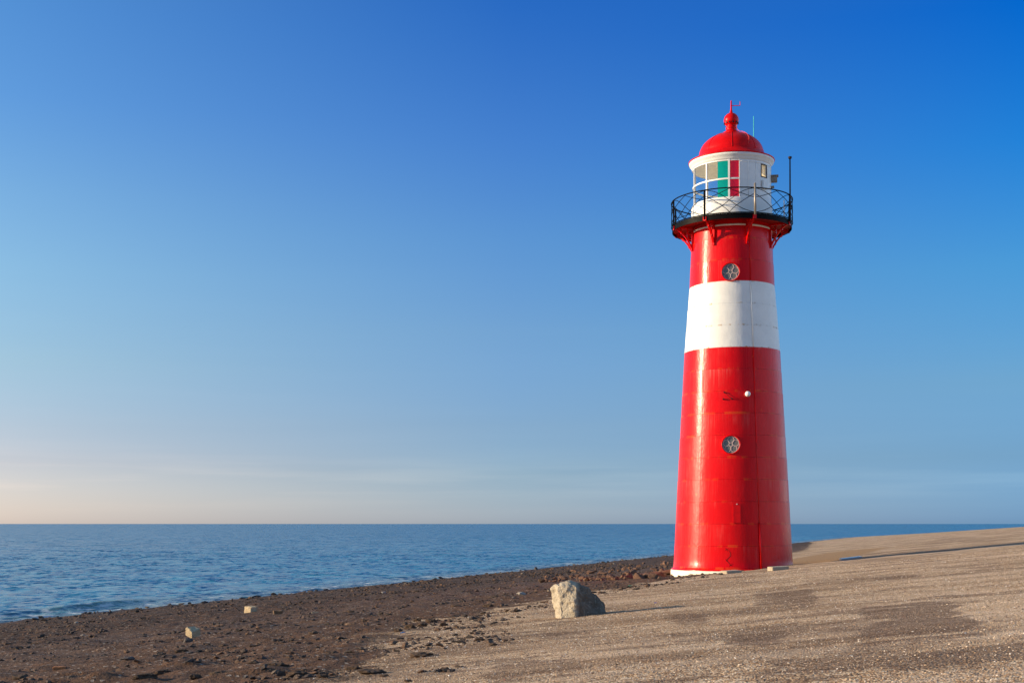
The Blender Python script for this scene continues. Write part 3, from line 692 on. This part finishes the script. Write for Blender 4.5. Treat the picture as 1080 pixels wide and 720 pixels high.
# ------------------------------------------------------------------ rocks
def rock_mat(name, c0, c1, c2, sc=5, lich=None):
    m = M(name); v = m.coord()
    a = m.noise(v, sc, 6, 0.65); b = m.noise(v, sc * 4, 5, 0.7)
    c = m.mix(m.rng(a, 0.35, 0.65), c0, c1); c = m.mix(m.rng(b, 0.52, 0.68, 0, 0.8), c, c2)
    if lich: c = m.mix(m.rng(m.noise(v, sc * 1.7, 4), 0.60, 0.66, 0, 0.5), c, lich)
    return m.set(Base_Color=c, Roughness=0.92, Normal=m.bump(m.math('ADD', b, m.noise(v, sc * 12, 3)), 0.8, 0.03))
m_boulder = rock_mat('limestone', (0.44, 0.35, 0.23), (0.58, 0.48, 0.34), (0.24, 0.19, 0.13), 6, (0.20, 0.17, 0.12))
m_brown = rock_mat('brown_rubble', (0.12, 0.060, 0.034), (0.23, 0.118, 0.068), (0.07, 0.038, 0.026), 4)
m_darkrock = rock_mat('dark_basalt', (0.055, 0.043, 0.038), (0.11, 0.085, 0.072), (0.035, 0.026, 0.022), 4)
m_pale = rock_mat('pale_stone', (0.46, 0.35, 0.21), (0.60, 0.47, 0.30), (0.24, 0.17, 0.10), 9)
m_greyst = rock_mat('grey_stone', (0.30, 0.26, 0.22), (0.42, 0.37, 0.32), (0.16, 0.14, 0.12), 6)
m_clump = rock_mat('weed_clump', (0.085, 0.048, 0.028), (0.16, 0.092, 0.05), (0.04, 0.026, 0.018), 9)
m_orange = rock_mat('orange_brick', (0.32, 0.12, 0.04), (0.42, 0.18, 0.07), (0.2, 0.07, 0.03), 7)
m_conc = rock_mat('weathered_concrete', (0.36, 0.29, 0.205), (0.45, 0.37, 0.27), (0.36, 0.29, 0.22), 4)
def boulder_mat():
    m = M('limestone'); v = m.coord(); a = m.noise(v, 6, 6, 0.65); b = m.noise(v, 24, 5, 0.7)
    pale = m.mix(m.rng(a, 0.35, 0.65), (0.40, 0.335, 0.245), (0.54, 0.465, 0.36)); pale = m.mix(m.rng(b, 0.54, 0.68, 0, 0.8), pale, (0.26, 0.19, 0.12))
    dark = m.mix(m.rng(a, 0.35, 0.65), (0.105, 0.078, 0.055), (0.20, 0.155, 0.115)); dark = m.mix(m.rng(b, 0.56, 0.66, 0, 0.7), dark, (0.36, 0.30, 0.23))  # right face: weathered tone with its shade painted into the colour
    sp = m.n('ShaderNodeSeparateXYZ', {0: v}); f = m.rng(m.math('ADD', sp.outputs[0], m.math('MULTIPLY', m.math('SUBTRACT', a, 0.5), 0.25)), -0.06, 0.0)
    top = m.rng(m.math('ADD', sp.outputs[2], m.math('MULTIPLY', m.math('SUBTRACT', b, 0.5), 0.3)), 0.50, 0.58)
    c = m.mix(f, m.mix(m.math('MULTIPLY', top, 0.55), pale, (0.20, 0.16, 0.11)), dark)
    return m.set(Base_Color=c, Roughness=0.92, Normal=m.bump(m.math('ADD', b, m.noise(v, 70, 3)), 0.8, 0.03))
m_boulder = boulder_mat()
def hull_mesh(name, pts, cuts, amp, mat, seed=0, freq=3.0):
    bm = bmesh.new()
    for p in pts: bm.verts.new(p)
    bmesh.ops.convex_hull(bm, input=bm.verts[:])
    bmesh.ops.delete(bm, geom=[v for v in bm.verts if not v.link_faces], context='VERTS')
    bmesh.ops.triangulate(bm, faces=bm.faces[:])
    for _ in range(cuts):
        bmesh.ops.subdivide_edges(bm, edges=bm.edges[:], cuts=1, use_grid_fill=True)
        bmesh.ops.triangulate(bm, faces=bm.faces[:])
    bm.normal_update()
    for v in bm.verts:
        q = v.co * freq + Vector((seed * 3.7, seed, -seed))
        n_ = noise.fractal(q, 0.9, 2.1, 5)
        v.co += v.normal * (amp * n_)
    me = bpy.data.meshes.new(name); bmesh.ops.recalc_face_normals(bm, faces=bm.faces[:]); bm.to_mesh(me); bm.free(); me.materials.append(mat)
    for p in me.polygons: p.use_smooth = True
    me.set_sharp_from_angle(angle=R_(32))
    return me
def put(name, me, x, y, z, rot=0.0, s=1.0, tilt=(0, 0)):
    o = bpy.data.objects.new(name, me); COL.objects.link(o)
    o.location = (x, y, z); o.rotation_euler = (tilt[0], tilt[1], rot); o.scale = (s, s, s) if not isinstance(s, tuple) else s
    return o
def rnd_pts(seed, n=16, flat=0.7):
    r = random.Random(seed); pts = []
    for _ in range(n):
        v = Vector((r.gauss(0, 1), r.gauss(0, 1), r.gauss(0, 1))).normalized() * r.uniform(0.42, 0.55)
        pts.append((v.x, v.y * 0.85, v.z * flat))
    return pts
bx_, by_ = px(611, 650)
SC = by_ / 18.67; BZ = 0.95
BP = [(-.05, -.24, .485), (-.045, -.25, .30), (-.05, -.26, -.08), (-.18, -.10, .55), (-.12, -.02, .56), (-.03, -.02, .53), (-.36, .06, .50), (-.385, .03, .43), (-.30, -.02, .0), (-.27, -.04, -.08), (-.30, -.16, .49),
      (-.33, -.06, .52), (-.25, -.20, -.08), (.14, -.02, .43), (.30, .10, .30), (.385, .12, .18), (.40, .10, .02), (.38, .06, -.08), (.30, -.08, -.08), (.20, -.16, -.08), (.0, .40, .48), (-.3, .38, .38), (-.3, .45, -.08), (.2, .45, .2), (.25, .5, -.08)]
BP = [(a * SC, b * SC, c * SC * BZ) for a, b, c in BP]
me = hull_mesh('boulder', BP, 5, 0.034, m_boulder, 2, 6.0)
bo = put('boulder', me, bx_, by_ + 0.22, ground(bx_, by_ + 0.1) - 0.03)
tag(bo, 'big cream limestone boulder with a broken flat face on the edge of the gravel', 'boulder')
# squared stones lying on the foreshore
def block_pts(l, w_, h, j, seed):
    r = random.Random(seed)
    return [(sx * l / 2 + r.uniform(-j, j), sy * w_ / 2 + r.uniform(-j, j), sz * h / 2 + r.uniform(-j, j)) for sx in (-1, 1) for sy in (-1, 1) for sz in (-1, 1)] + \
           [(sx * l / 2 * 0.9, sy * w_ / 2 * 1.04, sz * h / 2 * 0.9) for sx in (-1, 1) for sy in (-1, 1) for sz in (-1, 1)]
def onpx(X, Y): 
    x, y = px(X, Y); return x, y, ground(x, y), y / F
def single(name, X, Y, wpx, hpx, mat, label, cat, seed, depth=None, rot=0.2, tilt=(0, 0), jit=0.12, sink=0.12, amp=0.03, blocky=True, lift=0):
    x, y, z, s = onpx(X, Y); l, h = wpx * s, hpx * s; dp_ = depth * s if depth else l * 0.8
    pts = block_pts(l, dp_, h, min(l, h) * jit, seed) if blocky else [(p[0] * l, p[1] * dp_ / 0.85, p[2] * h / 0.7) for p in rnd_pts(seed, 22)]
    me = hull_mesh(name, pts, 3 if l > 0.12 else 2, amp * h * 2, mat, seed, 1.6 / max(h, 0.05))
    o = put(name, me, x, y + dp_ * 0.4, z + h * (0.5 - sink) + lift, rot, 1.0, tilt)
    return tag(o, label, cat)
single('stone', 197, 678.5, 13, 8, m_darkrock, 'small dark stone wedged under the tilted white stone block', 'stone', 31, blocky=False, depth=14)
x_, y_, z_, s_ = onpx(201, 676)
me = hull_mesh('stone_block', block_pts(10.5 * s_, 9.5 * s_, 10.5 * s_, 0.025, 5), 3, 0.012, m_pale, 3, 9)
tag(put('stone_block', me, x_, y_ + 0.16, z_ + 10.0 * s_, -0.6, (1.1, 1.05, 0.82), (0.2, 0.3)), 'pale squared stone block tilted up on a dark stone, near the left', 'stone')
single('stone_block', 264, 646, 11, 7.5, m_pale, 'pale rounded stone block sitting upright by the waterline', 'stone', 33, jit=0.16, rot=-0.75, amp=0.06)
single('stone_block', 292.5, 647, 9, 6, rock_mat('rusty_stone', (0.14, 0.08, 0.04), (0.20, 0.12, 0.06), (0.06, 0.04, 0.03)), 'dark brown stone block just right of the pale rounded block', 'stone', 34, jit=0.16)
single('driftwood', 332, 646.5, 7, 2.4, m_pale, 'short pale piece of driftwood lying flat on the dark foreshore', 'driftwood', 35, depth=3)
single('stone', 549.5, 628, 11, 6, m_greyst, 'light grey wedge-shaped stone left of the cream boulder', 'stone', 36, blocky=False)
single('stone', 571.5, 615, 8.5, 6, m_clump, 'round dark brown stone behind the cream boulder on the smooth slab', 'stone', 37, blocky=False)
single('stone', 404.5, 626.5, 6, 3, m_greyst, 'flat pale grey stone by the shoreline above the blue scrap', 'stone', 38, blocky=False)
single('brick', 62, 706.5, 13, 3.5, m_orange, 'orange brown broken brick lying flat in the near left corner', 'brick', 39, depth=9, rot=0.1)
single('stone', 87, 669, 7, 3, m_greyst, 'flat grey stone among dark pebbles near the left waterline', 'stone', 40, blocky=False)
single('stone', 133, 701, 17, 5, m_darkrock, 'low dark slab of stone in the left foreground', 'stone', 41, blocky=False)
single('stone', 80, 657.5, 5, 2.2, m_greyst, 'tiny pale stone on the dark crest beside the water, far left', 'stone', 42, blocky=False)
single('stone', 645.5, 599, 3.5, 3, m_darkrock, 'small black stone alone on the smooth slab behind the rubble', 'stone', 43, blocky=False)
# weed-covered mounds at the edge of the shells
mounds = [(287, 705, 27, 6), (312, 714, 20, 7), (391, 711, 30, 5), (441, 692, 20, 6), (372, 704, 16, 5), (265, 700, 12, 4), (237, 708, 16, 6), (226, 713, 14, 5), (170, 710, 14, 5), (452, 690, 9, 3), (205, 717, 14, 6), (350, 688, 12, 4), (432, 664, 10, 5), (445, 661, 10, 5), (455, 658, 12, 5), (420, 667, 8, 4), (467, 660, 7, 4), (440, 655, 8, 4), (430, 718, 9, 2.5), (405, 712, 10, 3), (505, 676, 10, 3), (520, 681, 8, 3), (385, 655, 9, 3), (330, 672, 10, 3), (150, 718, 22, 6), (310, 661, 9, 3), (370, 646, 8, 3), (480, 640, 9, 3), (515, 640, 10, 3), (500, 652, 8, 2.5), (545, 645, 8, 3), (20, 716, 18, 5), (190, 690, 12, 3.5), (235, 682, 9, 3), (340, 717, 12, 4)]
MM = [hull_mesh('weed_mound', rnd_pts(60 + i, 24, 0.8), 3, 0.10, m_clump, i, 4.0) for i in range(4)]
for i, (X, Y, wp_, hp_) in enumerate(mounds):
    x, y, z, s = onpx(X, Y)
    o = put('weed_mound', MM[i % 4], x, y + wp_ * s * 0.3, z + hp_ * s * 0.25, random.uniform(-0.5, 0.5), (wp_ * s * 1.25, wp_ * s * random.uniform(0.9, 1.4), hp_ * s * 1.9))
    tag(o, 'low dark brown weed-covered mound on the ground where shell gravel meets the foreshore', 'mound', 'weed-covered mounds on the foreshore')
# rubble heap left of the lighthouse
RM = [hull_mesh('rubble_rock', rnd_pts(80 + i, 15, 0.75), 2, 0.05, m_brown, i, 3.0) for i in range(7)]
rr = random.Random(5)
for i in range(190):
    X = rr.uniform(575, 712) if rr.random() < 0.85 else rr.uniform(560, 640); f_ = (X - 575) / 137
    yt = 606 - 15.5 * f_; yb = 616 - 5 * f_
    Y = yt + (yb - yt) * rr.random() ** 0.8
    if X > 700 and Y > 610: continue
    x, y = px(X, Y); s = rr.uniform(0.18, 0.50) * (0.6 + 0.5 * f_)
    o = put('rubble_rock', RM[i % 7], x, y, ground(x, y) + s * 0.12, rr.uniform(0, 6.3), (s * rr.uniform(0.9, 1.4), s, s * rr.uniform(0.6, 1.0)), (rr.uniform(-.4, .4), rr.uniform(-.4, .4)))
    tag(o, 'rough red-brown rubble rock in the heap left of the lighthouse', 'rock', 'rubble rocks heaped left of the lighthouse')
# dark stones along the waterline
DM = [hull_mesh('shore_rock', rnd_pts(120 + i, 14, 0.7), 2, 0.05, m_darkrock, i, 3.0) for i in range(7)]
for i in range(280):
    v = 46 + 250 * rr.random() ** 1.7; u = rr.gauss(1.1, 0.55) if rr.random() < 0.75 else rr.uniform(1.5, 7)
    x, y = xy(u, v); s = rr.uniform(0.12, 0.34) * (0.8 + v / 200)
    o = put('shore_rock', DM[i % 7], x, y, ground(x, y) + s * 0.10, rr.uniform(0, 6.3), (s * rr.uniform(0.9, 1.6), s, s * rr.uniform(0.5, 0.95)), (rr.uniform(-.3, .3), rr.uniform(-.3, .3)))
    tag(o, 'dark stone lying in the line of stones along the waterline', 'rock', 'dark stones along the waterline')
# loose dark stones and weed over the foreshore: nobody could count them
LM = [hull_mesh('t%d' % i, rnd_pts(160 + i, 12, 0.55), 1, 0.05, m_darkrock, i, 3.0) for i in range(5)]
def scatter(name, meshes, items, mat):
    V, Fc, base = [], [], 0
    data = []
    for me in meshes:
        vv_ = np.array([v.co[:] for v in me.vertices]); ff = [tuple(p.vertices) for p in me.polygons]; data.append((vv_, ff))
    for (x, y, z, sx, sy, sz, rot, k, tl) in items:
        vv_, ff = data[k % len(data)]; c_, s_ = math.cos(rot), math.sin(rot)
        q = vv_ * (sx, sy, sz)
        ct, st = math.cos(tl), math.sin(tl)
        q = np.stack([q[:, 0] * ct + q[:, 2] * st, q[:, 1], -q[:, 0] * st + q[:, 2] * ct], 1)
        V.append(np.stack([q[:, 0] * c_ - q[:, 1] * s_ + x, q[:, 0] * s_ + q[:, 1] * c_ + y, q[:, 2] + z], 1))
        Fc += [tuple(i + base for i in f) for f in ff]; base += len(vv_)
    o = obj(name, (np.concatenate(V).tolist(), [], Fc), mat)
    return o
m = M('shore_debris'); oi = m.n('ShaderNodeNewGeometry')
rp = m.n('ShaderNodeValToRGB', {0: oi.outputs['Random Per Island']}); e = rp.color_ramp.elements
cols = [(0, (0.03, 0.021, 0.016)), (0.45, (0.065, 0.043, 0.032)), (0.65, (0.11, 0.06, 0.035)), (0.86, (0.17, 0.088, 0.045)), (0.99, (0.13, 0.085, 0.06)), (1, (0.34, 0.27, 0.2))]
while len(e) < len(cols): e.new(0.5)
for q, (p_, c_) in zip(e, cols): q.position = p_; q.color = (*c_, 1)
dn = m.noise(m.coord(), 12, 4, 0.7)
m_debris = m.set(Base_Color=m.mix(m.rng(dn, 0.4, 0.65, 0, 0.6), rp.outputs[0], (0.05, 0.032, 0.022)), Roughness=0.9, Normal=m.bump(dn, 0.8, 0.05))
items = []
while len(items) < 13000:
    v = 10 + 110 * rr.random() ** 2.2; u = rr.uniform(3, 39)
    if u > shell_edge(v) + 1.5: continue
    x, y = xy(u, v)
    if abs(x) > 0.42 * y + 2 or (y > 43 and x > 9): continue
    if nz2(x, y, 2.4, 3, 31.0) + 0.25 * (rr.random() - 0.5) + (u - 20) * 0.006 < 0.08: continue
    s = (0.025 + 0.085 * rr.random() ** 4) * (0.7 + y / 45)
    items.append((x, y, ground(x, y) + s * 0.06, s * rr.uniform(0.9, 1.5), s, s * rr.uniform(0.7, 1.3), rr.uniform(0, 6.3), rr.randrange(5), rr.uniform(-.4, .4)))
tag(scatter('rock_debris', LM, items, m_debris), 'dark weedy stones strewn thickly over the foreshore', kind='stuff')
# shell grit: small loose stones and shell bits in the near gravel
m = M('shell_grit'); oi = m.n('ShaderNodeNewGeometry')
rp = m.n('ShaderNodeValToRGB', {0: oi.outputs['Random Per Island']}); e = rp.color_ramp.elements
cols = [(0, (0.10, 0.065, 0.045)), (0.3, (0.27, 0.165, 0.095)), (0.6, (0.50, 0.345, 0.225)), (0.85, (0.68, 0.53, 0.39)), (1, (0.88, 0.80, 0.70))]
while len(e) < len(cols): e.new(0.5)
for q, (p_, c_) in zip(e, cols): q.position = p_; q.color = (*c_, 1)
m_grit = m.set(Base_Color=rp.outputs[0], Roughness=0.85)
GM = []
for i in range(4):
    bm = bmesh.new()
    for p in rnd_pts(200 + i, 8, 0.55): bm.verts.new(p)
    bmesh.ops.convex_hull(bm, input=bm.verts[:]); bmesh.ops.delete(bm, geom=[v for v in bm.verts if not v.link_faces], context='VERTS')
    me = bpy.data.meshes.new('grit%d' % i); bm.to_mesh(me); bm.free(); GM.append(me)
items = []
while len(items) < 62000:
    y = 5.5 * (38 / 5.5) ** (rr.random() ** 0.85); x = rr.uniform(-0.42, 0.42) * y + rr.uniform(-0.5, 0.5)
    u, v = uv(x, y); sh_ = shell(u, v, x, y)
    if sh_ < 0.25 or rr.random() > sh_: continue
    if rr.random() < 0.85 * bare(x, y) + 0.6 * max(0, nz2(x * 0.5, y * 1.6, 0.8, 3, 41.0)): continue
    s = (0.0075 + 0.012 * rr.random() ** 4) * (0.75 + y / 26)
    items.append((x, y, ground(x, y) + s * 0.12, s * rr.uniform(0.9, 1.5), s, s, rr.uniform(0, 6.3), rr.randrange(4), rr.uniform(-.5, .5)))
tag(scatter('shell_gravel', GM, items, m_grit), 'loose pale shell gravel over the sloping dike', kind='stuff')

# ------------------------------------------------------------------ slabs at the tower's foot and small litter
def slab(X, Y, wpx, hpx, label, depth, rot, mat=m_conc):
    x, y = px(X, Y); s = y / F; bm = bmesh.new(); h = hpx * s + 0.10
    box(bm, (0, 0, 0), (wpx * s, depth, h), None, 0.012)
    o = obj('concrete_slab', bm, mat); gz = ground(x, y)
    o.location = (x, y + depth / 2 * 0.7, gz + h / 2 - 0.10); o.rotation_euler = (0, R_(-3), rot)
    return tag(o, label, 'slab')
slab(772, 604.3, 17, 3.0, 'low concrete slab on the gravel in front of the lighthouse base', 0.5, 0.25)
slab(822, 601, 18, 3.6, 'concrete slab on the gravel at the right corner of the lighthouse base', 0.5, 0.12)
x_, y_ = 12.4, 48.6
bm = bmesh.new(); box(bm, (0, 0, 0), (0.75, 0.7, 0.10), None, 0.012); o = obj('concrete_slab', bm, simple('wet_concrete', (0.42, 0.42, 0.42), 0.16, 0.1, 5, 0.0, 0.7))
o.location = (x_, y_, ground(x_, y_) + 0.0); o.rotation_euler = (0, R_(-7), -0.1)
tag(o, 'pale flat concrete slab in the hollow right of the lighthouse, in its shadow', 'slab')
def scrap(name, X, Y, sz, col, label):
    x, y = px(X, Y); s = y / F * sz; bm = bmesh.new(); r = random.Random(int(X * 7))
    n_ = 5; rows = []
    for i in range(n_):
        rows.append([bm.verts.new(((i / (n_ - 1) - .5) * s, (j / (n_ - 1) - .5) * s * 0.6, r.uniform(0, 0.35) * s + 0.12 * s)) for j in range(n_)])
    for i in range(n_ - 1):
        for j in range(n_ - 1): bm.faces.new((rows[i][j], rows[i + 1][j], rows[i + 1][j + 1], rows[i][j + 1]))
    bmesh.ops.solidify(bm, geom=bm.faces[:], thickness=0.05 * s)
    o = obj(name, bm, simple('scrap_' + name + str(int(X)), col, 0.45)); o.location = (x, y, ground(x, y)); o.rotation_euler[2] = r.uniform(0, 1)
    tag(o, label, 'litter')
scrap('plastic_scrap', 425, 668.5, 5, (0.12, 0.38, 0.72), 'crumpled light blue plastic scrap at the edge of the shell gravel')
scrap('plastic_scrap', 664.5, 619.5, 4, (0.25, 0.65, 0.45), 'tiny pale green plastic scrap right of the boulder')
scrap('plastic_scrap', 691.5, 636.5, 3.5, (0.03, 0.09, 0.6), 'tiny deep blue plastic scrap beside the boulder shadow')
scrap('plastic_scrap', 1031, 665, 2.6, (0.6, 0.04, 0.02), 'tiny red plastic scrap on the gravel at the right')
scrap('plastic_scrap', 532, 717, 2.6, (0.6, 0.03, 0.03), 'tiny red plastic scrap at the bottom of the gravel')
